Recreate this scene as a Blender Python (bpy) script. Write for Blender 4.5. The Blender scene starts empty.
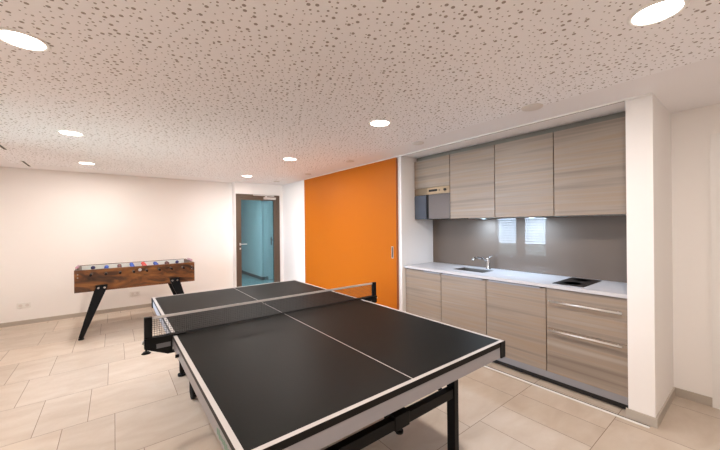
import bpy, bmesh, math, random
from mathutils import Vector, Matrix
random.seed(7)
S = bpy.context.scene
COL = S.collection
PI = math.pi
K, L, H, DW = 3.013, 6.92, 2.36, 6.72      # kitchen wall plane, far wall, ceiling, door wall
XL, XB, YB = -1.45, 3.65, -1.0             # left wall, niche back, wall behind the camera

# ------------------------------------------------------------------ materials
def mat(name, col=(.8,.8,.8), rough=.5, metal=0, **kw):
    m = bpy.data.materials.new(name); m.use_nodes = True
    b = m.node_tree.nodes['Principled BSDF']
    b.inputs['Base Color'].default_value = (*col, 1)
    b.inputs['Roughness'].default_value = rough
    b.inputs['Metallic'].default_value = metal
    for k, v in kw.items():
        b.inputs[k.replace('_', ' ')].default_value = v
    return m
def nodes(m): return m.node_tree.nodes, m.node_tree.links, m.node_tree.nodes['Principled BSDF']
def ramp(N, stops):
    r = N.new('ShaderNodeValToRGB'); e = r.color_ramp.elements
    while len(e) < len(stops): e.new(.5)
    for i, (p, c) in enumerate(stops):
        e[i].position = p; e[i].color = (*c, 1)
    return r
def mathn(N, Lk, op, a, b=None):
    n = N.new('ShaderNodeMath'); n.operation = op
    for i, v in enumerate((a, b)):
        if v is None: continue
        if isinstance(v, (int, float)): n.inputs[i].default_value = v
        else: Lk.new(v, n.inputs[i])
    return n.outputs[0]

def plaster(name, col, bump=.05):
    m = mat(name, col, .85); N, Lk, b = nodes(m)
    tc = N.new('ShaderNodeTexCoord'); n = N.new('ShaderNodeTexNoise'); n.inputs['Scale'].default_value = 180
    Lk.new(tc.outputs['Object'], n.inputs['Vector'])
    bp = N.new('ShaderNodeBump'); bp.inputs['Strength'].default_value = bump; bp.inputs['Distance'].default_value = .002
    Lk.new(n.outputs['Fac'], bp.inputs['Height']); Lk.new(bp.outputs[0], b.inputs['Normal'])
    return m
M = {}
M['wall'] = plaster('wall_plaster', (.89,.865,.84))
M['ceil_plain'] = plaster('ceiling_plaster', (.88,.86,.87))
M['white'] = mat('white_paint', (.84,.83,.81), .4)
M['trim_white'] = mat('white_profile', (.9,.89,.87), .35)

# perforated acoustic ceiling: round holes in three sizes, their inner shade painted as dark colour
def perforated():
    m = mat('perforated_board', (.78,.73,.70), .85); N, Lk, b = nodes(m)
    tc = N.new('ShaderNodeTexCoord')
    v = N.new('ShaderNodeTexVoronoi'); v.voronoi_dimensions = '2D'; v.feature = 'F1'
    v.inputs['Scale'].default_value = SC = 27; v.inputs['Randomness'].default_value = .8
    mp = N.new('ShaderNodeMapping'); mp.inputs['Rotation'].default_value = (0, 0, .42)
    Lk.new(tc.outputs['Object'], mp.inputs[0]); Lk.new(mp.outputs[0], v.inputs['Vector'])
    sp = N.new('ShaderNodeSeparateColor'); Lk.new(v.outputs['Color'], sp.inputs[0])
    r = ramp(N, [(0, (.0086,)*3), (.17, (.0056,)*3), (.50, (.0036,)*3)]); r.color_ramp.interpolation = 'CONSTANT'
    Lk.new(sp.outputs[0], r.inputs[0])
    hole_shade = mathn(N, Lk, 'LESS_THAN', v.outputs['Distance'], mathn(N, Lk, 'MULTIPLY', r.outputs[0], SC))
    mx = N.new('ShaderNodeMix'); mx.data_type = 'RGBA'
    Lk.new(hole_shade, mx.inputs[0]); mx.inputs[6].default_value = (.94,.93,.95,1); mx.inputs[7].default_value = (.34,.295,.27,1)
    Lk.new(mx.outputs[2], b.inputs['Base Color'])
    return m
M['perf'] = perforated()

def tile_mat():
    m = mat('beige_stone_tile', (.6,.5,.4), .38); N, Lk, b = nodes(m)
    at = N.new('ShaderNodeAttribute'); at.attribute_name = 'tone'
    tc = N.new('ShaderNodeTexCoord')
    mp = N.new('ShaderNodeMapping'); mp.inputs['Scale'].default_value = (1.6, 3.4, 1)
    Lk.new(tc.outputs['Object'], mp.inputs[0])
    ad = N.new('ShaderNodeVectorMath'); ad.operation = 'ADD'
    Lk.new(mp.outputs[0], ad.inputs[0])
    sc = N.new('ShaderNodeVectorMath'); sc.operation = 'SCALE'; sc.inputs['Scale'].default_value = 40
    Lk.new(at.outputs['Color'], sc.inputs[0]); Lk.new(sc.outputs[0], ad.inputs[1])
    n = N.new('ShaderNodeTexNoise'); n.inputs['Scale'].default_value = 2.0; n.inputs['Detail'].default_value = 6; n.inputs['Distortion'].default_value = .5
    Lk.new(ad.outputs[0], n.inputs['Vector'])
    r = ramp(N, [(.28, (.52,.425,.335)), (.5, (.57,.48,.39)), (.75, (.62,.54,.455))])
    Lk.new(n.outputs['Fac'], r.inputs[0])
    hs = N.new('ShaderNodeHueSaturation')
    v = mathn(N, Lk, 'MULTIPLY_ADD', at.outputs['Fac'], .14); v.node.inputs[2].default_value = .93
    Lk.new(v, hs.inputs['Value']); Lk.new(r.outputs[0], hs.inputs['Color']); Lk.new(hs.outputs[0], b.inputs['Base Color'])
    n2 = N.new('ShaderNodeTexNoise'); n2.inputs['Scale'].default_value = 45
    Lk.new(tc.outputs['Object'], n2.inputs['Vector'])
    rr = ramp(N, [(.3, (.34,)*3), (.7, (.5,)*3)]); Lk.new(n2.outputs['Fac'], rr.inputs[0]); Lk.new(rr.outputs[0], b.inputs['Roughness'])
    return m
M['tile'] = tile_mat()
M['grout'] = mat('grout', (.27,.20,.15), .9)
M['skirt'] = plaster('grey_tile_skirting', (.47,.42,.36), .1)

def wood(name, stops, zs=17, ys=.45, rough=.42):
    m = mat(name, (.4,.3,.2), rough); N, Lk, b = nodes(m)
    tc = N.new('ShaderNodeTexCoord'); oi = N.new('ShaderNodeObjectInfo')
    mp = N.new('ShaderNodeMapping'); mp.inputs['Scale'].default_value = (ys, ys, zs)
    Lk.new(tc.outputs['Object'], mp.inputs[0])
    ad = N.new('ShaderNodeVectorMath'); ad.operation = 'ADD'; Lk.new(mp.outputs[0], ad.inputs[0])
    cm = N.new('ShaderNodeCombineXYZ')
    Lk.new(mathn(N, Lk, 'MULTIPLY', oi.outputs['Random'], 50), cm.inputs[0])
    Lk.new(cm.outputs[0], ad.inputs[1])
    n = N.new('ShaderNodeTexNoise'); n.inputs['Scale'].default_value = 1; n.inputs['Detail'].default_value = 2.6; n.inputs['Roughness'].default_value = .5; n.inputs['Distortion'].default_value = .2
    Lk.new(ad.outputs[0], n.inputs['Vector'])
    r = ramp(N, stops); Lk.new(n.outputs['Fac'], r.inputs[0]); Lk.new(r.outputs[0], b.inputs['Base Color'])
    return m
M['wood'] = wood('grey_brown_laminate', [(.25,(.21,.165,.13)),(.40,(.28,.225,.18)),(.48,(.335,.27,.215)),(.55,(.33,.245,.175)),(.60,(.31,.25,.20)),(.68,(.36,.30,.245)),(.8,(.39,.33,.275))])
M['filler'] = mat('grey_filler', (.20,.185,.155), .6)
M['shade_carcass'] = mat('shade_black_carcass', (.02,.016,.013), .6)  # blackened so the gaps between the fronts look shaded
def burl():
    m = mat('burl_veneer', (.2,.08,.02), .35); N, Lk, b = nodes(m)
    tc = N.new('ShaderNodeTexCoord')
    mp = N.new('ShaderNodeMapping'); mp.inputs['Scale'].default_value = (1.7, 2, 4.2); Lk.new(tc.outputs['Object'], mp.inputs[0])
    n = N.new('ShaderNodeTexNoise'); n.inputs['Scale'].default_value = 1.3; n.inputs['Detail'].default_value = 5; n.inputs['Distortion'].default_value = 2.6
    Lk.new(mp.outputs[0], n.inputs['Vector'])
    r = ramp(N, [(.32,(.022,.008,.003)),(.46,(.085,.027,.007)),(.56,(.165,.055,.012)),(.72,(.27,.10,.022))])
    Lk.new(n.outputs['Fac'], r.inputs[0]); Lk.new(r.outputs[0], b.inputs['Base Color'])
    return m
M['burl'] = burl()
M['orange'] = mat('orange_laminate', (.49,.13,.005), .5, Specular_IOR_Level=.15)
M['orange_edge'] = mat('orange_edge_band', (.36,.10,.015), .5)
M['counter'] = mat('white_worktop', (.60,.59,.61), .3)
M['splash'] = mat('taupe_back_painted_glass', (.17,.135,.112), .015, Specular_IOR_Level=.2)
M['steel'] = mat('brushed_steel', (.80,.79,.78), .34, 1)
M['sinksteel'] = mat('sink_steel', (.22,.21,.20), .35, .7)
M['chrome'] = mat('chrome', (.55,.56,.58), .12, 1)
M['alu'] = mat('silver_aluminium', (.34,.335,.36), .45, .4)
M['plinth'] = mat('grey_metallic_plinth', (.30,.30,.32), .4, .35)
M['alu2'] = mat('dull_grey_label', (.13,.13,.14), .5)
M['black'] = mat('black_plastic', (.0035,.0035,.004), .45, Specular_IOR_Level=.2)
M['blackmetal'] = mat('black_powder_coat', (.003,.003,.0036), .42, Specular_IOR_Level=.2)
M['ceran'] = mat('black_ceramic_glass', (.02,.014,.011), .5, Specular_IOR_Level=.15)
M['tabletop'] = mat('dark_grey_playing_surface', (.011,.011,.010), .45, Specular_IOR_Level=.07)
M['line'] = mat('white_court_line', (.50,.475,.46), .45)
M['edge'] = mat('dark_edge_band', (.005,.0045,.004), .5, Specular_IOR_Level=.2)
M['net'] = mat('black_net_cord', (.012,.012,.013), .6)
M['rubber'] = mat('rubber', (.005,.005,.005), .75, Specular_IOR_Level=.2)
M['champagne'] = mat('champagne_metal', (.27,.20,.13), .35, .85)
M['darkglass'] = mat('grey_mirror_glass', (.13,.125,.135), .06, 0, Specular_IOR_Level=1.0, Coat_Weight=.7)
M['blueglass'] = mat('blue_grey_mirror_glass', (.07,.09,.125), .06, 0, Specular_IOR_Level=1.0)
M['frame'] = mat('taupe_brown_frame', (.105,.070,.048), .45)
M['socket'] = mat('socket_plastic', (.8,.78,.74), .4)
M['plate'] = mat('grey_cover', (.70,.65,.61), .6)
M['slot'] = mat('dark_slot', (.05,.045,.04), .8)
M['green'] = mat('green_print', (.13,.26,.19), .5)
M['corr_floor'] = mat('corridor_floor', (.42,.45,.44), .5)
M['corr_base'] = mat('corridor_skirting', (.2,.2,.2), .6)
M['blind'] = mat('aluminium_slat', (.12,.12,.12), .4)
M['grass'] = mat('lawn', (.13,.14,.11), .9)
def emis(name, col, s):
    m = mat(name, col, .5); b = m.node_tree.nodes['Principled BSDF']
    b.inputs['Emission Color'].default_value = (*col, 1); b.inputs['Emission Strength'].default_value = s; return m
M['lamp'] = emis('lamp_diffuser', (1,.91,.84), 2.5)
M['led'] = emis('cool_led', (.52,.77,1), 2)
M['added_corr_lamp'] = emis('added_corridor_lamp', (1,.98,.95), 1)
def tinted(name, col, frac=.12):
    m = bpy.data.materials.new(name); m.use_nodes = True; N = m.node_tree.nodes; Lk = m.node_tree.links; N.clear()
    o = N.new('ShaderNodeOutputMaterial'); t = N.new('ShaderNodeBsdfTransparent'); g = N.new('ShaderNodeBsdfGlossy'); x = N.new('ShaderNodeMixShader')
    f = N.new('ShaderNodeFresnel'); f.inputs[0].default_value = 1.5
    t.inputs[0].default_value = (*col, 1); g.inputs['Roughness'].default_value = .02
    Lk.new(f.outputs[0], x.inputs[0]); Lk.new(t.outputs[0], x.inputs[1]); Lk.new(g.outputs[0], x.inputs[2]); Lk.new(x.outputs[0], o.inputs[0])
    return m
M['doorglass'] = tinted('cyan_tinted_glass', (.36,.52,.57))
M['clearglass'] = tinted('clear_glass', (.95,.97,.97))

# ------------------------------------------------------------------ mesh builder (world coordinates)
class MB:
    def __init__(s): s.bm = bmesh.new(); s.slot = 0
    def _tag(s, fs):
        for f in fs: f.material_index = s.slot
    def box(s, x0, x1, y0, y1, z0, z1, bev=0):
        t = bmesh.new()
        vs = [t.verts.new((x, y, z)) for x in (x0, x1) for y in (y0, y1) for z in (z0, z1)]
        for q in ((0,1,3,2),(4,6,7,5),(0,4,5,1),(2,3,7,6),(0,2,6,4),(1,5,7,3)): t.faces.new([vs[i] for i in q])
        bmesh.ops.recalc_face_normals(t, faces=t.faces)
        if bev: bmesh.ops.bevel(t, geom=t.edges[:], offset=bev, segments=2, affect='EDGES', profile=.6)
        s.merge(t); return s
    def merge(s, t, mtx=None):
        mp = {v: s.bm.verts.new(mtx @ v.co if mtx else v.co) for v in t.verts}
        for f in t.faces:
            g = s.bm.faces.new([mp[v] for v in f.verts]); g.material_index = s.slot; g.smooth = f.smooth
        t.free()
    def cyl(s, p0, p1, r0, r1=None, seg=20, caps=True, smooth=True):
        r1 = r0 if r1 is None else r1
        p0, p1 = Vector(p0), Vector(p1); d = (p1-p0).normalized()
        a = d.orthogonal().normalized(); b = d.cross(a)
        A = [s.bm.verts.new(p0+(a*math.cos(2*PI*i/seg)+b*math.sin(2*PI*i/seg))*r0) for i in range(seg)]
        B = [s.bm.verts.new(p1+(a*math.cos(2*PI*i/seg)+b*math.sin(2*PI*i/seg))*r1) for i in range(seg)]
        for i in range(seg):
            f = s.bm.faces.new((A[i], A[(i+1)%seg], B[(i+1)%seg], B[i])); f.smooth = smooth; f.material_index = s.slot
        if caps: s._tag([s.bm.faces.new(A[::-1]), s.bm.faces.new(B)])
        return s
    def tube(s, pts, r, seg=12):
        for a, b in zip(pts, pts[1:]): s.cyl(a, b, r, seg=seg)
        for p in pts[1:-1]: s.ball(p, r, 8)
        return s
    def lathe(s, cx, cy, prof, seg=32):
        rings = [[s.bm.verts.new((cx+r*math.cos(2*PI*i/seg), cy+r*math.sin(2*PI*i/seg), z)) for i in range(seg)] for r, z in prof]
        for a, b in zip(rings, rings[1:]):
            for i in range(seg):
                f = s.bm.faces.new((a[i], a[(i+1)%seg], b[(i+1)%seg], b[i])); f.smooth = True; f.material_index = s.slot
        for e in (rings[0], rings[-1]): s._tag([s.bm.faces.new(e)])
        return s
    def ball(s, c, r, seg=12, sc=(1,1,1)):
        t = bmesh.new(); bmesh.ops.create_uvsphere(t, u_segments=seg, v_segments=max(6, seg//2), radius=r)
        for f in t.faces: f.smooth = True
        s.merge(t, Matrix.Translation(c) @ Matrix.Diagonal((*sc, 1))); return s
    def prism(s, poly, axis, a, b):
        """poly: list of 2-D points in the plane across axis"""
        def P(u, v, w):
            return {'x': (w, u, v), 'y': (u, w, v), 'z': (u, v, w)}[axis]
        A = [s.bm.verts.new(P(u, v, a)) for u, v in poly]; B = [s.bm.verts.new(P(u, v, b)) for u, v in poly]
        n = len(poly); s._tag([s.bm.faces.new(A[::-1]), s.bm.faces.new(B)])
        for i in range(n): s._tag([s.bm.faces.new((A[i], A[(i+1)%n], B[(i+1)%n], B[i]))])
        return s
    def use(s, k): s.slot = k; return s
    def build(s, name, mats, parent=None):
        if not isinstance(mats, (list, tuple)): mats = [mats]
        bmesh.ops.recalc_face_normals(s.bm, faces=s.bm.faces)
        if parent is not None:
            org = parent['_org']
            bmesh.ops.translate(s.bm, verts=s.bm.verts, vec=-Vector(org))
        me = bpy.data.meshes.new(name); s.bm.to_mesh(me); s.bm.free()
        for m in mats: me.materials.append(M[m])
        o = bpy.data.objects.new(name, me); COL.objects.link(o)
        if parent is not None:
            o.parent = parent; o['_org'] = list(parent['_org'])
        else: o['_org'] = [0, 0, 0]
        return o
def box(*a, bev=0): return MB().box(*a, bev=bev)
def thing(name, loc, label, cat, group=None):
    o = bpy.data.objects.new(name, None); COL.objects.link(o); o.location = loc; o.empty_display_size = .1
    o['label'] = label; o['category'] = cat; o['_org'] = list(loc)
    if group: o['group'] = group
    return o
def solo(mb, name, mats, base, label, cat, group=None):
    """a thing that is a single mesh, with its origin at base"""
    class _P: pass
    bmesh.ops.translate(mb.bm, verts=mb.bm.verts, vec=-Vector(base))
    o = mb.build(name, mats); o.location = base; o['label'] = label; o['category'] = cat; o['_org'] = list(base)
    if group: o['group'] = group
    return o
def struct(mb, name, mats, parent=None):
    o = mb.build(name, mats, parent)
    if parent is None: o['kind'] = 'structure'
    return o
def copy_tree(o, parent=None):
    c = o.copy(); COL.objects.link(c)
    if parent is not None: c.parent = parent
    for ch in list(o.children): copy_tree(ch, c)
    return c

def bulb(parent, x, y, z, r, watt, col):
    l = bpy.data.lights.new('bulb', 'AREA'); l.shape = 'DISK'; l.size = 2*r; l.energy = watt; l.color = col
    o = bpy.data.objects.new('bulb', l); COL.objects.link(o); o.parent = parent
    g = parent['_org']; o.location = (x-g[0], y-g[1], z-g[2]); return o
# ------------------------------------------------------------------ room shell
def floor():
    y0, p = 2.532-.606*6, .606
    known = {6: [-.306, -.005], 7: [-.465, -.167, .425], 8: [-.648, -.055], 9: [-.515, .085], 10: [-.395, -.10],
             3: [2.12, 2.43, 2.72], 4: [2.0, 2.64]}
    g = MB(); g.box(XL, 3.72, YB, L+.1, -.06, -.0012)
    g.slot = 1; tones = []
    j = .0021
    for k in range(0, 14):
        a, b = y0+p*k, y0+p*(k+1)
        rnd = random.Random(k*13+5)
        xs = sorted(known.get(k, [rnd.uniform(.2, .8)]))
        while xs[-1] < 3.72: xs.append(xs[-1]+rnd.choice((.6, .6, .3)))
        while xs[0] > XL: xs.insert(0, xs[0]-rnd.choice((.6, .6, .3)))
        for u, v in zip(xs, xs[1:]):
            x0, x1, ya, yb = max(u+j, XL), min(v-j, 3.72), max(a+j, YB), min(b-j, L+.1)
            if x1-x0 < .01 or yb-ya < .01: continue
            f = g.bm.faces.new([g.bm.verts.new(c) for c in ((x0,ya,0),(x1,ya,0),(x1,yb,0),(x0,yb,0))]); f.material_index = 1
    o = struct(g, 'floor', ['grout', 'tile'])
    at = o.data.attributes.new('tone', 'FLOAT_COLOR', 'CORNER')
    for pl in o.data.polygons:
        t = random.random()
        for li in pl.loop_indices: at.data[li].color = (t, t, t, 1)
floor()
c = MB(); c.box(XL, XB+.1, YB, L+.1, H+.012, H+.1)
c.box(2.63, XB+.1, YB, L+.1, H, H+.012); c.box(XL, -1.12, YB, L+.1, H, H+.012); c.box(-1.12, 2.63, 6.45, L+.1, H, H+.012)
c.use(1).box(-1.12, 2.63, YB, 6.45, H, H+.012)
struct(c, 'ceiling', ['ceil_plain', 'perf'])
struct(box(XL-.1, 1.968, L, L+.1, 0, H), 'wall_far', 'wall')
w = MB().box(1.968, 1.985, DW, L+.1, 0, H).box(2.93, K, DW, L+.1, 0, H).box(1.985, 2.93, DW, L+.1, 2.12, H)
struct(w, 'wall_entrance', 'wall')
struct(box(K, XB+.1, 2.992, L+.1, 0, H), 'wall_right', 'wall')
struct(box(XB, XB+.1, .655, 2.992, 0, H), 'wall_niche', 'wall')
struct(box(K, XB+.1, .505, .655, 0, H), 'wall_pillar', 'wall')
struct(box(3.70, XB+.1, YB, .505, 0, H), 'wall_recess', 'wall')
struct(box(XL-.1, XB+.1, YB-.1, YB, 0, H), 'wall_back', 'wall')
WZ0, WZ1 = .33, 2.12
wins = [(3.50, 4.12), (4.25, 4.87)]
w = MB(); ys = [YB] + [v for q in wins for v in q] + [L]
for i in range(0, 6, 2): w.box(XL-.1, XL, ys[i], ys[i+1], 0, H)
for a, b in wins: w.box(XL-.1, XL, a, b, 0, WZ0).box(XL-.1, XL, a, b, WZ1, H)
struct(w, 'wall_left', 'wall')
# windows behind the left edge of the picture; seen mirrored in the splashback
for i, (a, b) in enumerate(wins):
    f = MB(); t = .045
    f.box(XL-.09, XL-.03, a, a+t, WZ0, WZ1).box(XL-.09, XL-.03, b-t, b, WZ0, WZ1).box(XL-.09, XL-.03, a+t, b-t, WZ0, WZ0+t).box(XL-.09, XL-.03, a+t, b-t, WZ1-t, WZ1)
    wo = struct(f, 'window_%d' % (i+1), 'white')
    struct(box(XL-.065, XL-.055, a+t, b-t, WZ0+t, WZ1-t), 'glass_pane', 'clearglass', wo)
    pl = bpy.data.lights.new('daylight_portal', 'AREA'); pl.shape = 'RECTANGLE'; pl.size = WZ1-WZ0; pl.size_y = b-a; pl.cycles.is_portal = True
    po = bpy.data.objects.new('daylight_portal', pl); COL.objects.link(po); po.parent = wo; po.location = (XL-.095, (a+b)/2, (WZ0+WZ1)/2); po.rotation_euler = (0, -PI/2, 0)
    bl = thing('venetian_blind', (XL-.13, (a+b)/2, WZ1), ('slatted window blind nearer the camera, mirrored in the right of the splashback' if i == 0 else 'slatted window blind farther along the left wall, mirrored left of the other'), 'blind', 'blinds outside the left windows')
    sl = MB(); z = WZ0+.05
    while z < WZ1-.04:
        sl.prism([(XL-.155, z-.014), (XL-.155, z-.012), (XL-.105, z+.018), (XL-.105, z+.016)], 'y', a-.02, b+.02); z += .072
    sl.build('slats', 'blind', bl)
    box(XL-.16, XL-.10, a-.02, b+.02, WZ1-.03, WZ1+.02).build('headrail', 'blind', bl)
    box(XL-.15, XL-.11, a-.02, b+.02, WZ0+.0, WZ0+.02).build('bottom_rail', 'blind', bl)
g = box(-16, XL-.1, -12, 16, -.12, -.05); struct(g, 'ground', 'grass')

# skirting
def skirt(name, *a): struct(box(*a), name, 'skirt')
skirt('baseboard_far', XL, 1.968, L-.012, L, 0, .06)
skirt('baseboard_left', XL, XL+.012, YB, L-.012, 0, .06)
b = MB().box(K-.010, K, .505, .668, 0, .068).box(K-.010, 3.70, .493, .505, 0, .068)
struct(b, 'baseboard_pillar', 'skirt')
skirt('baseboard_recess', 3.688, 3.70, .285, .493, 0, .068)
skirt('baseboard_right', K-.012, K, 5.65, DW, 0, .06)
skirt('baseboard_entrance', 2.94, K-.012, DW-.012, DW, 0, .06)
# floor guide and ceiling track of the sliding door
r = MB().box(2.960, 2.982, .53, 3.0, 0, .004).use(1).box(2.982, 2.998, .53, 3.0, 0, .0012)
struct(r, 'trim_1', ['trim_white', 'slot'])
r = MB().box(2.985, 2.997, .505, 5.62, H-.012, H).use(1).box(2.997, 3.011, .66, 3.08, H-.010, H)
struct(r, 'trim_2', ['trim_white', 'slot'])

# orange sliding door
d = struct(MB().box(2.972, 3.008, 3.052, 5.617, .008, H-.016).use(1).box(2.972, 3.008, 3.050, 3.052, .008, H-.016), 'door_1', ['orange', 'orange_edge'])
h = MB().box(2.9695, 2.9725, 3.108, 3.145, .995, 1.155).use(1).box(2.968, 2.9698, 3.116, 3.137, 1.003, 1.147)
h.build('recessed_handle', ['steel', 'slot'], d)
# dark framed glass door
f = MB(); z1 = 2.118
f.box(1.985, 2.040, DW-.012, DW+.10, 0, z1).box(2.875, 2.93, DW-.012, DW+.10, 0, z1).box(2.04, 2.875, DW-.012, DW+.10, z1-.06, z1)
d = struct(f, 'door_2', 'frame')
l = MB(); l.box(2.043, 2.090, DW+.0, DW+.05, .01, z1-.063).box(2.800, 2.872, DW+.0, DW+.05, .01, z1-.063).box(2.09, 2.80, DW, DW+.05, 2.00, z1-.063).box(2.09, 2.80, DW, DW+.05, .01, .09)
l.build('door_leaf', 'frame', d)
box(2.09, 2.80, DW+.02, DW+.03, .09, 2.00).build('glass_pane', 'doorglass', d)
hh = MB().cyl((2.066, DW, 1.075), (2.066, DW-.05, 1.075), .010).cyl((2.066, DW-.045, 1.075), (2.19, DW-.045, 1.075), .009)
hh.box(2.050, 2.082, DW-.006, DW, 1.05, 1.10, bev=.003).box(2.052, 2.080, DW-.006, DW, .965, 1.0, bev=.003)
hh.build('door_handle', 'steel', d)
MB().box(2.56, 2.83, DW-.05, DW-.012, 2.02, 2.068, bev=.004).box(2.34, 2.80, DW-.030, DW-.012, 2.092, 2.112).box(2.60, 2.63, DW-.04, DW-.02, 2.06, 2.10).build('door_closer', 'steel', d)
# white door in the recess on the right
f = MB().box(3.680, 3.70, .215, .285, 0, 2.13).box(3.680, 3.70, -.715, -.645, 0, 2.13).box(3.680, 3.70, -.645, .215, 2.06, 2.13)
d = struct(f, 'door_3', 'white')
box(3.686, 3.70, -.642, .212, .008, 2.057).build('door_leaf', 'white', d)
MB().box(3.682, 3.686, .180, .209, .945, 1.13, bev=.001).cyl((3.682, .19, 1.05), (3.635, .19, 1.05), .010).cyl((3.638, .19, 1.05), (3.638, .06, 1.05), .009).build('door_handle', 'steel', d)

# corridor behind the glass door
cf = L+.1
struct(box(1.2, 5.2, cf, 12, -.06, 0), 'floor_corridor', 'corr_floor')
struct(box(1.2, 5.2, cf, 12, H, H+.1), 'ceiling_corridor', 'ceil_plain')
struct(box(1.1, 1.2, cf, 12, 0, H), 'wall_corridor_left', 'wall')
struct(box(1.2, 5.2, 12, 12.1, 0, H), 'wall_corridor_far', 'wall')
struct(box(3.13, 5.2, 8.35, 12, 0, H), 'wall_corridor_corner', 'wall')
struct(box(XB+.1, 5.3, cf-.1, cf, 0, H), 'wall_corridor_light_block', 'wall')  # unseen wall added to keep sky light out of the corridor
struct(box(5.2, 5.3, cf, 8.35, 0, H), 'wall_corridor_right', 'wall')
struct(box(3.118, 3.13, 8.338, 12, 0, .08).box(3.13, 3.30, 8.338, 8.35, 0, .08), 'baseboard_corridor', 'corr_base')
f = MB().box(3.30, 3.36, 8.33, 8.35, 0, 2.10).box(4.16, 4.22, 8.33, 8.35, 0, 2.10).box(3.36, 4.16, 8.33, 8.35, 2.04, 2.10)
d = struct(f, 'door_4', 'white')
box(3.362, 4.158, 8.337, 8.35, .005, 2.038).build('door_leaf', 'white', d)
MB().box(3.375, 3.405, 8.331, 8.337, .93, 1.14).cyl((3.39, 8.337, 1.06), (3.39, 8.29, 1.06), .01).cyl((3.39, 8.295, 1.06), (3.51, 8.295, 1.06), .009).build('door_handle', 'frame', d)
cl = thing('added_corridor_lamp', (2.0, 7.5, H), 'unseen round ceiling lamp added to light the corridor behind the glass door', 'lamp')  # added unseen lamp, brightens the corridor behind the glass
MB().lathe(2.0, 7.5, [(.19, H), (.19, H-.02), (.17, H-.03)]).build('trim_ring', 'white', cl)
MB().lathe(2.0, 7.5, [(.165, H-.028), (.16, H-.038), (.0001, H-.040)]).build('diffuser', 'added_corr_lamp', cl)
bulb(cl, 2.0, 7.5, H-.045, .16, 9.0, (.93,.98,1))

# ------------------------------------------------------------------ ceiling fittings
def downlight(x, y):
    t = thing('downlight', (x, y, H), '', 'ceiling light', 'recessed ceiling downlights')
    MB().lathe(x, y, [(.100, H), (.100, H-.004), (.096, H-.006), (.084, H-.006), (.082, H-.002), (.082, H)]).build('trim_ring', 'trim_white', t)
    MB().lathe(x, y, [(.082, H-.0025), (.0001, H-.003)]).build('diffuser', 'lamp', t)
    bulb(t, x, y, H-.007, .080, 2.15, (1,.91,.855))
    return t
d0 = downlight(-.33, .30)
LX, RX = -.33, 1.90
spots = [(LX, .30, 'round downlight left of the camera, above the near end of the room'),
         (1.866, .296, 'large glaring round downlight above the pillar end of the kitchen, top right'),
         (-.342, 2.206, 'large glaring round downlight at the top left edge of the ceiling'),
         (1.889, 2.132, 'round downlight in the ceiling over the net of the tennis table'),
         (-.316, 4.102, 'second downlight of the left row, between the large one and the far one'),
         (1.911, 4.013, 'round downlight in front of the far part of the orange door'),
         (-.292, 5.90, 'farthest downlight of the left row, above the soccer table'),
         (1.924, 5.825, 'small far downlight in front of the glass door')]
for i, (x, y, lb) in enumerate(spots):
    o = d0 if i == 0 else copy_tree(d0)
    o.location = (x, y, H); o['label'] = lb
p0 = None
for i, (x, y, r, lb) in enumerate([(2.595, 1.137, .076, 'flat round ceiling cover above the middle wall cabinets, nearest of its row'),
                         (2.698, 2.408, .066, 'flat round ceiling cover above the oven end of the kitchen'),
                         (2.663, 3.654, .060, 'flat round ceiling cover above the middle of the orange door'),
                         (2.726, 5.006, .055, 'flat round ceiling cover above the far edge of the orange door'),
                         (2.65, 6.20, .060, 'flat round ceiling cover near the glass door, farthest of its row')]):
    solo(MB().lathe(x, y, [(r, H), (r, H-.006), (r-.006, H-.010), (.0001, H-.011)]), 'ceiling_cover', 'plate', (x, y, H), lb, 'ceiling cover', 'round covers along the ceiling edge')
for i, (x, ya, yb, lb) in enumerate([(-.965, 6.19, 6.66, 'narrow dark ceiling air slot near the far wall'), (-.975, 5.06, 5.39, 'narrow dark ceiling air slot at the left edge of the photo')]):
    t = thing('air_slot', (x, (ya+yb)/2, H), lb, 'air vent', 'slot vents in the ceiling')
    MB().box(x-.026, x-.014, ya, yb, H-.004, H).box(x+.014, x+.026, ya, yb, H-.004, H).build('frame', 'trim_white', t)
    box(x-.014, x+.014, ya, yb, H-.002, H).build('slot', 'slot', t)
for x, z, lb in ((-1.082, .285, 'white wall socket low on the far wall at the left edge'), (.289, .272, 'white wall socket low on the far wall behind the soccer table')):
    t = thing('wall_socket', (x, L, z), lb, 'socket', 'sockets on the far wall')
    box(x-.075, x+.075, L-.008, L, z-.04, z+.04, bev=.003).build('cover_plate', 'socket', t)
    for s in (-1, 1):
        MB().cyl((x+s*.036, L-.0078, z), (x+s*.036, L-.010, z), .022).build('outlet', 'plate', t)

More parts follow.
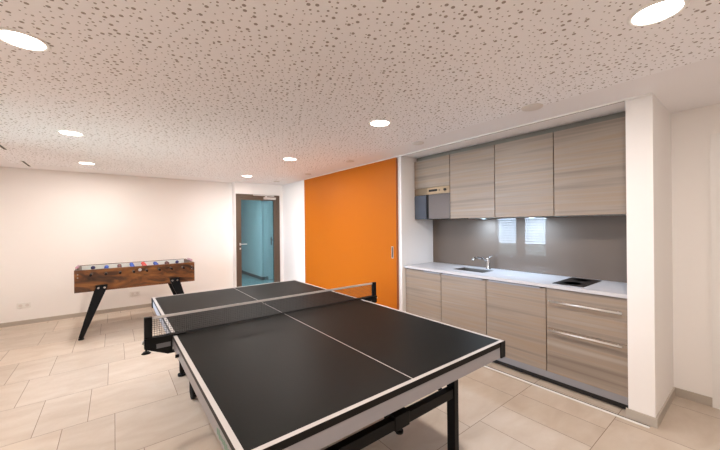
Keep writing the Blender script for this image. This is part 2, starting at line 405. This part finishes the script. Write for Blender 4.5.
# ------------------------------------------------------------------ kitchen
gy = [2.986, 2.405, 1.826, 1.242, .660]
XF, FT = K+.06, .019
def bar_handle(y0, y1, z, parent, x=XF):
    m = MB().cyl((x-.030, y0, z), (x-.030, y1, z), .008, seg=14)
    for yy in (y0+.03, y1-.03): m.cyl((x-.030, yy, z), (x, yy, z), .005, seg=10)
    m.build('bar_handle', 'steel', parent)
def edge_handle(y0, y1, z, parent, x=XF):
    MB().box(x-.012, x+.010, y0, y1, z, z+.003).box(x-.012, x-.009, y0, y1, z-.010, z).build('edge_handle', 'alu', parent)
names = ['grey-brown wood base cabinet left of the sink, at the oven end', 'grey-brown wood base cabinet under the sink',
         'grey-brown wood base cabinet between the sink and the drawer unit', 'grey-brown wood drawer unit with two long bar handles under the cooktop']
for i in range(4):
    a, b = gy[i+1], gy[i]
    t = thing('base_cabinet', (XF+.3, (a+b)/2, .10), names[i], 'cabinet', 'kitchen base cabinets')
    if i == 1: body = MB().box(XF+FT+.001, XB-.002, a, b, .10, .70)
    else: body = MB().box(XF+FT+.001, XB-.002, a, b, .10, .873)
    body.build('body', 'shade_carcass', t)
    if i < 3:
        dd = box(XF, XF+FT, a+.0038, b-.0038, .12, .862, bev=.001).build('door', 'wood', t)
        hy = {0: (2.42, 2.66), 1: (1.86, 2.38), 2: (1.29, 1.79)}[i]
        edge_handle(hy[0], hy[1], .863, dd)
    else:
        for z0, z1, hz in ((.5165, .868, .757), (.12, .5125, .502)):
            dd = box(XF, XF+FT, a+.0038, b-.0038, z0, z1, bev=.001).build('drawer_front', 'wood', t)
            if hz > .6: bar_handle(.695, 1.212, hz, dd)
            else: bar_handle(.695, 1.212, hz, dd)
solo(box(XF+.003, XF+.018, gy[4], gy[0], .060, .1185), 'bottom_rail', 'plinth', (XF+.01, 1.8, .062), 'grey metallic rail along the bottom of the base cabinet fronts', 'rail')
solo(box(XF+.055, XF+.070, gy[4], gy[0], 0, .099), 'plinth', 'shade_carcass', (XF+.05, 1.8, 0), 'recessed plinth board beneath the base cabinets, coloured dark as shadow', 'plinth')  # dark colour stands for the shadow under the cabinet fronts
# worktop with a cut-out for the sink
SX0, SX1, SY0, SY1 = 3.235, 3.475, 1.960, 2.360
wt = MB(); z0, z1 = .875, .904
wt.box(K+.040, SX0, gy[4], gy[0], z0, z1).box(SX1, XB-.002, gy[4], gy[0], z0, z1).box(SX0, SX1, gy[4], SY0, z0, z1).box(SX0, SX1, SY1, gy[0], z0, z1)
solo(wt, 'worktop', 'counter', (3.36, 1.8, .875), 'long white kitchen worktop on the base cabinets', 'worktop')
sk = thing('sink', (3.355, 2.16, .74), 'small stainless steel sink set into the white worktop', 'sink')
m = MB(); e = .0015
m.box(SX0+e, SX0+.006, SY0+e, SY1-e, .74, .905).box(SX1-.006, SX1-e, SY0+e, SY1-e, .74, .905).box(SX0+.006, SX1-.006, SY0+e, SY0+.006, .74, .905).box(SX0+.006, SX1-.006, SY1-.006, SY1-e, .74, .905).box(SX0+e, SX1-e, SY0+e, SY1-e, .735, .741)
m.build('basin', 'sinksteel', sk)
MB().lathe(3.355, 2.16, [(.035, .741), (.035, .743), (.012, .7425)]).build('drain', 'chrome', sk)
fx, fy = 3.545, 2.075
fc = thing('faucet', (fx, fy, .904), 'chrome single-lever faucet behind the small sink', 'faucet')
MB().lathe(fx, fy, [(.030, .904), (.030, .912), (.024, .916), (.023, 1.02), (.020, 1.03)]).build('body', 'chrome', fc)
MB().tube([(fx, fy, .995), (fx-.06, fy+.035, 1.035), (fx-.14, fy+.085, 1.045), (fx-.165, fy+.10, 1.030), (fx-.167, fy+.101, 1.012)], .013).build('spout', 'chrome', fc)
MB().ball((fx, fy, 1.03), .023, 16, (1, 1, .7)).tube([(fx, fy, 1.035), (fx+.015, fy-.05, 1.07)], .007).build('lever', 'chrome', fc)
hb = thing('cooktop', (3.36, 1.09, .904), 'black glass cooktop set into the right part of the worktop', 'cooktop')
box(3.130, 3.600, .968, 1.212, .9042, .909, bev=.0015).build('glass_plate', 'ceran', hb)
for cx, r in ((3.25, .085), (3.48, .075)):
    MB().lathe(cx, 1.09, [(r, .909), (r, .9093), (r-.003, .9093), (r-.003, .909)]).build('cooking_zone', 'slot', hb)
solo(box(XB-.007, XB-.001, gy[4]+.002, gy[0]-.002, .905, 1.515), 'splashback', 'splash', (XB-.004, 1.8, .905), 'glossy taupe glass splashback behind the worktop', 'splashback')
UF = K+.25; UZ0, UZ1 = 1.52, 2.302
un = ['grey-brown wood wall cabinet right of the built-in oven', 'grey-brown wood wall cabinet in the middle above the sink side', 'grey-brown wood wall cabinet next to the white pillar']
for i in range(1, 4):
    a, b = gy[i+1], gy[i]
    t = thing('wall_cabinet', (UF+.19, (a+b)/2, UZ0), un[i-1], 'cabinet', 'kitchen wall cabinets')
    box(UF+FT+.001, XB-.0005, a, b, UZ0, UZ1).build('body', 'shade_carcass', t)
    box(UF, UF+FT, a+.0038, b-.0038, UZ0-.004, UZ1, bev=.001).build('door', 'wood', t)
a, b = gy[1], gy[0]
t = thing('wall_cabinet', (UF+.19, (a+b)/2, 1.93), 'short grey-brown wood wall cabinet above the built-in oven', 'cabinet', 'kitchen wall cabinets')
box(UF+FT+.001, XB-.0005, a, b, 1.93, UZ1).build('body', 'shade_carcass', t)
box(UF, UF+FT, a+.0038, b-.0038, 1.932, UZ1, bev=.001).build('door', 'wood', t)
t = thing('built_in_oven', (UF+.19, (a+b)/2, UZ0-.004), 'compact built-in oven with champagne control strip and mirror front under the short cabinet', 'oven')
box(UF+FT+.001, XB-.0005, a, b, UZ0-.004, 1.93).build('body', 'shade_carcass', t)
cp = box(UF, UF+FT, a+.0038, b-.0038, 1.838, 1.928, bev=.001).build('control_panel', 'champagne', t)
MB().box(UF-.002, UF, 2.60, 2.735, 1.872, 1.900).build('display', 'black', cp)
MB().cyl((UF, 2.475, 1.882), (UF-.018, 2.475, 1.882), .016).build('knob', 'black', cp)
MB().cyl((UF, 2.563, 1.882), (UF-.004, 2.563, 1.882), .007).build('button', 'black', cp)
dd = box(UF, UF+FT, a+.003, 2.738, UZ0, 1.834, bev=.001).build('door', 'darkglass', t)
box(UF, UF+FT, 2.782, b-.003, UZ0, 1.834, bev=.001).build('side_panel', 'blueglass', t)
box(UF+.004, UF+FT, 2.740, 2.780, UZ0, 1.92).build('door_gap', 'black', t)
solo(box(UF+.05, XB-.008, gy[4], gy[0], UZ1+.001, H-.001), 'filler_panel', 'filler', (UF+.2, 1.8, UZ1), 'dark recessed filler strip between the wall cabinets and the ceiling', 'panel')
for x, y, lb in ((3.478, 2.09, 'cool white spotlight under the wall cabinets, above the faucet'), (3.458, 1.529, 'cool white spotlight under the wall cabinets, right of the mirrored window')):
    t = thing('cabinet_spotlight', (x, y, UZ0), lb, 'spotlight', 'spotlights under the wall cabinets')
    MB().lathe(x, y, [(.036, UZ0-.004), (.036, UZ0-.012), (.028, UZ0-.012)]).build('housing', 'steel', t)
    MB().lathe(x, y, [(.027, UZ0-.0125), (.0001, UZ0-.0135)]).build('lens', 'led', t)
    bulb(t, x, y, UZ0-.015, .026, .54, (.55,.76,1))

# ------------------------------------------------------------------ table tennis table
TX, TY = 1.0546, 2.3364
X0, X1, Y0, Y1, ZT = TX-.7625, TX+.7625, TY-1.37, TY+1.37, .76
t = thing('tennis_table', (TX, TY, 0), 'large dark grey table tennis table with white lines and silver frame in the foreground', 'table tennis table')
for s in (0, 1):
    ya, yb = (Y0, TY-.002) if s == 0 else (TY+.002, Y1)
    top = MB().box(X0+.002, X1-.002, ya+(.002 if s == 0 else 0), yb-(.002 if s else 0), ZT-.022, ZT-.0008).build('tabletop', 'tabletop', t)
    ln = MB(); zl0, zl1 = ZT-.0008, ZT
    ln.box(X0, X0+.02, ya, yb, zl0, zl1).box(X1-.02, X1, ya, yb, zl0, zl1).box(TX-.0022, TX+.0022, ya+(.02 if s == 0 else 0), yb-(.02 if s else 0), zl0, zl1)
    e0, e1 = (ya, ya+.02) if s == 0 else (yb-.02, yb)
    ln.box(X0+.02, X1-.02, e0, e1, zl0, zl1)
    ln.build('court_lines', 'line', top)
    ed = MB()                                         # dark band under the rim, all round the outside
    yo = ya if s == 0 else yb
    sg = 1 if s == 0 else -1
    ed.box(X0+.001, X0+.012, ya+.001, yb-.001, ZT-.026, ZT-.001).box(X1-.012, X1-.001, ya+.001, yb-.001, ZT-.026, ZT-.001)
    e0, e1 = sorted((yo+sg*.0005, yo+sg*.010)); ed.box(X0+.001, X1-.001, e0, e1, ZT-.030, ZT-.001)
    ed.build('edge_band', 'edge', t)
    ap = MB()
    e0, e1 = sorted((yo+sg*.003, yo+sg*.028)); ap.box(X0+.006, X1-.006, e0, e1, ZT-.092, ZT-.030)
    ap.box(X0+.002, X0+.026, ya+.03, yb-.002, ZT-.084, ZT-.026).box(X1-.026, X1-.002, ya+.03, yb-.002, ZT-.084, ZT-.026)
    apo = ap.build('apron', 'alu', t)
    if s == 0:
        st = MB(); st.box(X0+.0012, X0+.002, Y0+.05, Y0+.30, ZT-.078, ZT-.034)
        st.build('sticker', 'alu', apo)
        st = MB(); rr = random.Random(3)
        for k in range(9):
            yy = Y0+.07+k*.024; hgt = rr.uniform(.012, .034)
            st.prism([(yy, ZT-.056-hgt/2), (yy+.016, ZT-.060-hgt/3), (yy+.022, ZT-.055+hgt/2), (yy+.006, ZT-.052+hgt/2)], 'x', X0+.0006, X0+.0012)
        st.build('sticker_print', 'green', apo)
    for xs in (X0, X1):
        sx = 1 if xs == X0 else -1
        cpn = MB(); a1, a2 = sorted((xs-sx*.006, xs+sx*.042)); b1, b2 = sorted((yo-sg*.003, yo+sg*.034))
        c1, c2 = sorted((xs-sx*.006, xs+sx*.004)); g1, g2 = sorted((yo-sg*.003, yo+sg*.004))
        cpn.box(a1, a2, g1, g2, ZT-.094, ZT-.002).box(c1, c2, b1, b2, ZT-.094, ZT-.002)
        cpn.build('corner_guard', 'black', t)
    # leg frame of this half
    yl = 1.1415 if s == 0 else 2*TY-1.1415
    for xs in (.515, 1.555):
        lg = box(xs-.020, xs+.020, yl-.027, yl+.027, .035, ZT-.024, bev=.004).build('leg', 'blackmetal', t)
        MB().cyl((xs, yl, 0), (xs, yl, .018), .036).cyl((xs, yl, .018), (xs, yl, .036), .014).build('levelling_foot', 'rubber', lg)
        MB().box(xs-.016, xs+.016, yl+sg*.02 if sg > 0 else yl-.75, yl+.75 if sg > 0 else yl+sg*.02, ZT-.060, ZT-.024).build('support_rail', 'blackmetal', t)
        # diagonal brace to the middle chassis
        MB().cyl((xs, yl+sg*.02, .42), (xs, yl+sg*.66, ZT-.06), .013, seg=10).build('brace', 'blackmetal', t)
    cb = MB().box(.535, 1.535, yl-.020, yl+.020, .450, .505, bev=.004).build('crossbar', 'blackmetal', t)
    MB().box(1.07, 1.17, yl-.025, yl+.025, .445, .518, bev=.004).build('latch_bracket', 'black', cb)
    MB().cyl((1.12, yl, .446), (1.12, yl, .425), .010).cyl((1.12, yl, .425), (1.12, yl, .413), .020).build('latch_knob', 'black', cb)
# middle chassis with castors
for yy in (TY-.62, TY+.66):
    MB().box(.50, 1.61, yy-.02, yy+.02, .13, .17, bev=.004).build('chassis_beam', 'blackmetal', t)
    for xx in (.52, 1.59):
        w_ = MB().cyl((xx-.018, yy, .062), (xx+.018, yy, .062), .062, seg=28).build('castor_wheel', 'rubber', t)
        MB().box(xx-.026, xx-.020, yy-.02, yy+.02, .05, .15).box(xx+.020, xx+.026, yy-.02, yy+.02, .05, .15).box(xx-.026, xx+.026, yy-.02, yy+.02, .12, .15).build('castor_fork', 'black', w_)
for xx in (.62, 1.49):
    MB().box(xx-.018, xx+.018, TY-.60, TY+.64, .135, .165).build('chassis_rail', 'blackmetal', t)
    MB().cyl((xx, TY-.55, .15), (xx, TY-.08, ZT-.05), .016).cyl((xx, TY+.59, .15), (xx, TY+.08, ZT-.05), .016).build('chassis_strut', 'blackmetal', t)
MB().cyl((X0+.002, TY-.22, .70), (X0-.016, TY-.22, .70), .010).build('release_knob', 'black', t)
# net set
n = thing('table_tennis_net', (TX, TY, ZT), 'black table tennis net with white top tape stretched across the grey table', 'net')
NL, NR = X0-.130, X1+.1525
zb, zt = ZT+.006, ZT+.136
nm = MB(); th = .0008
k = 0; x = NL+.02
while x < NR-.02:
    nm.box(x-th, x+th, TY-th, TY+th, zb, zt-.012); x += .0125
z = zb+.014
while z < zt-.014:
    nm.box(NL+.02, NR-.02, TY-th, TY+th, z-th, z+th); z += .0125
nm.build('net_mesh', 'net', n)
box(NL+.018, NR-.018, TY-.0025, TY+.0025, zt-.013, zt+.002).build('top_tape', 'line', n)
box(NL+.02, NR-.02, TY-.002, TY+.002, zb-.004, zb+.008).build('bottom_tape', 'net', n)
for sx, xe, xn in ((1, X0, NL), (-1, X1, NR)):
    p = MB(); a1, a2 = sorted((xn-sx*.022, xn+sx*.020))
    p.box(a1, a2, TY-.012, TY+.012, ZT-.030, zt+.004, bev=.003)
    po = p.build('net_post', 'black', n)
    q = MB()
    pr = [(xn-sx*.022, ZT-.002), (xe-sx*.004, ZT-.002), (xe-sx*.004, ZT+.003), (xe+sx*.07, ZT+.003), (xe+sx*.07, ZT+.011), (xn-sx*.022, ZT+.011)]
    q.prism(pr, 'y', TY-.022, TY+.022)
    pr = [(xn-sx*.022, ZT-.002), (xe-sx*.004, ZT-.002), (xe-sx*.004, ZT-.100), (xe-sx*.03, ZT-.104), (xn-sx*.022, ZT-.050)]
    q.prism(pr, 'y', TY-.018, TY+.018)
    q.prism([(xe-sx*.03, ZT-.104), (xe+sx*.05, ZT-.104), (xe+sx*.05, ZT-.094), (xe-sx*.03, ZT-.094)], 'y', TY-.018, TY+.018)
    qo = q.build('clamp', 'black', n)
    a1, a2 = sorted((xn+sx*.040, xn+sx*.115))
    box(a1, a2, TY-.0195, TY-.018, ZT-.058, ZT-.030).build('grey_label', 'alu2', qo)
    MB().cyl((xn-sx*.012, TY, ZT-.045), (xn-sx*.012, TY, ZT-.072), .005).cyl((xn-sx*.012, TY, ZT-.080), (xn-sx*.012, TY, ZT-.068), .026, .014).build('tension_knob', 'black', qo)
    MB().cyl((xn-sx*.022, TY, ZT-.012), (xn-sx*.034, TY, ZT-.012), .011).build('adjusting_screw', 'steel', qo)

# ------------------------------------------------------------------ soccer table
fx0, fx1, fy0, fy1, fz0, fz1 = -.410, .990, 5.50, 6.25, .605, .895
FB = thing('foosball_table', (.29, 5.875, 0), 'table soccer game with marbled brown wood sides and splayed black legs', 'foosball table')
b = MB(); q = .035
b.box(fx0, fx1, fy0, fy0+q, fz0, fz1, bev=.002).box(fx0, fx1, fy1-q, fy1, fz0, fz1, bev=.002).box(fx0, fx0+q, fy0+q, fy1-q, fz0, fz1).box(fx1-q, fx1, fy0+q, fy1-q, fz0, fz1).box(fx0+q, fx1-q, fy0+q, fy1-q, fz0, .64)
b.build('cabinet', 'burl', FB)
l = MB()
l.box(fx0+q, fx1-q, fy1-q-.004, fy1-q, .64, fz1-.006)
l.build('inner_lining', 'white', FB)
box(fx0+q, fx1-q, fy0+q, fy0+q+.004, .64, fz1-.03).build('inner_lining', 'white', FB)
box(fx0+q, fx1-q, fy0+q+.004, fy1-q-.004, .752, .758).build('playing_field', 'green', FB)
for x0_, x1_ in ((fx0+.004, fx0+.028), (fx1-.028, fx1-.004)):
    sc_ = MB(); xm = (x0_+x1_)/2
    sc_.cyl((xm, fy0+.10, .918), (xm, fy0+.50, .918), .003, seg=8).cyl((xm, fy0+.10, .895), (xm, fy0+.10, .92), .004, seg=8).cyl((xm, fy0+.50, .895), (xm, fy0+.50, .92), .004, seg=8)
    so = sc_.build('score_rod', 'steel', FB)
    for k in range(10):
        yy = fy0+.13+k*.034
        pass
for p_ in ((-.375, .80), (-.375, .84), (.955, .80), (.955, .84)):
    MB().cyl((p_[0], fy0, p_[1]), (p_[0], fy0-.004, p_[1]), .008, seg=12).build('bolt', 'chrome', FB)
MB().cyl((.29, fy0, .845), (.29, fy0-.016, .845), .020, seg=16).build('ball_inlet', 'line', FB)
rods = [(-.24, 'navy', 1), (-.087, 'blue', 2), (.064, 'darkred', 3), (.215, 'blue', 5), (.365, 'red', 5), (.517, 'blue', 3), (.668, 'darkred', 2), (.82, 'navy', 1)]
M['navy'] = mat('navy_plastic', (.03,.03,.12), .4); M['blue'] = mat('blue_plastic', (.03,.09,.42), .4)
M['red'] = mat('red_plastic', (.55,.05,.04), .4); M['darkred'] = mat('dark_red_plastic', (.10,.03,.03), .4); M['pink'] = mat('pink_plastic', (.62,.28,.40), .4)
for o in [o for o in COL.objects if o.name.startswith('score_rod')]:
    xm = -.394 if o.data.vertices[0].co.x < 0 else .974
    for k in range(8):
        yy = fy0+.13+k*.042
        MB().cyl((xm, yy, .918), (xm, yy+.026, .918), .014, seg=14).build('score_bead', 'pink' if k % 2 == 0 else 'line', o)
for rx, cc, npl in rods:
    r = MB().cyl((rx, fy0-.06, .836), (rx, fy1+.10, .836), .008, seg=12).build('rod', 'chrome', FB)
    MB().cyl((rx, fy0-.16, .836), (rx, fy0-.05, .836), .014, .012, seg=14).build('handle', 'black', r)
    MB().cyl((rx, fy0, .836), (rx, fy0-.008, .836), .018, seg=16).build('bushing', 'frame', r)
    for k in range(npl):
        yy = 5.90+(k-(npl-1)/2)*.125 if npl > 1 else 5.98
        m = MB().ball((rx, yy, .872), .027, 12).box(rx-.016, rx+.016, yy-.020, yy+.020, .812, .860, bev=.005).box(rx-.010, rx+.010, yy-.012, yy+.012, .775, .814)
        m.build('player_figure', cc, r)
def fleg(xt, xb, y, ys):
    m = MB(); ya, yb = sorted((y, y+ys*.05))
    m.prism([(xt-.062, .685), (xt+.062, .685), (xt+.062, .655), (xb+.026, .03), (xb-.026, .03), (xt-.062, .655)], 'y', ya, yb)
    lo = m.build('leg', 'blackmetal', FB)
    MB().cyl((xb, (ya+yb)/2, 0), (xb, (ya+yb)/2, .016), .030).cyl((xb, (ya+yb)/2, .016), (xb, (ya+yb)/2, .032), .012).build('levelling_foot', 'rubber', lo)
    for s in (-1, 1):
        yy = y if ys > 0 else y
        MB().cyl((xt+s*.032, y, .650), (xt+s*.032, y-ys*.006, .650), .013, seg=14).build('bolt', 'chrome', lo)
for xt, xb in ((-.135, -.345), (.715, .925)):
    fleg(xt, xb, fy0-.051, 1); fleg(xt, xb, fy1+.051, -1)

# ------------------------------------------------------------------ world, camera, view
wd = bpy.data.worlds.new('World'); S.world = wd; wd.use_nodes = True
bg = wd.node_tree.nodes['Background']; bg.inputs[0].default_value = (.62,.78,1,1); bg.inputs[1].default_value = 10

cam = bpy.data.cameras.new('camera'); co = bpy.data.objects.new('camera', cam); COL.objects.link(co); S.camera = co
F, yaw, pitch, roll, hc = 317.964, .65910, -.0007, -.0101, 1.4522
fw = Vector((math.sin(yaw)*math.cos(pitch), math.cos(yaw)*math.cos(pitch), math.sin(pitch)))
rt = Vector((math.cos(yaw), -math.sin(yaw), 0)); up = rt.cross(fw)
cr, sr = math.cos(roll), math.sin(roll)
r2, u2 = cr*rt+sr*up, -sr*rt+cr*up
co.matrix_world = Matrix(((r2.x, u2.x, -fw.x, 0), (r2.y, u2.y, -fw.y, 0), (r2.z, u2.z, -fw.z, hc), (0, 0, 0, 1)))
cam.sensor_width = 36; cam.lens = F/720*36; cam.clip_start = .05

vs = S.view_settings; vs.view_transform = 'Standard'; vs.look = 'None'; vs.gamma = 1; vs.exposure = 3.03; vs.use_curve_mapping = False
cy = S.cycles
cy.use_denoising = True; cy.max_bounces = 10; cy.diffuse_bounces = 6; cy.glossy_bounces = 4; cy.transparent_max_bounces = 8
cy.sample_clamp_indirect = 4; cy.caustics_reflective = False; cy.caustics_refractive = False
for o in list(COL.objects):
    if '_org' in o: del o['_org']
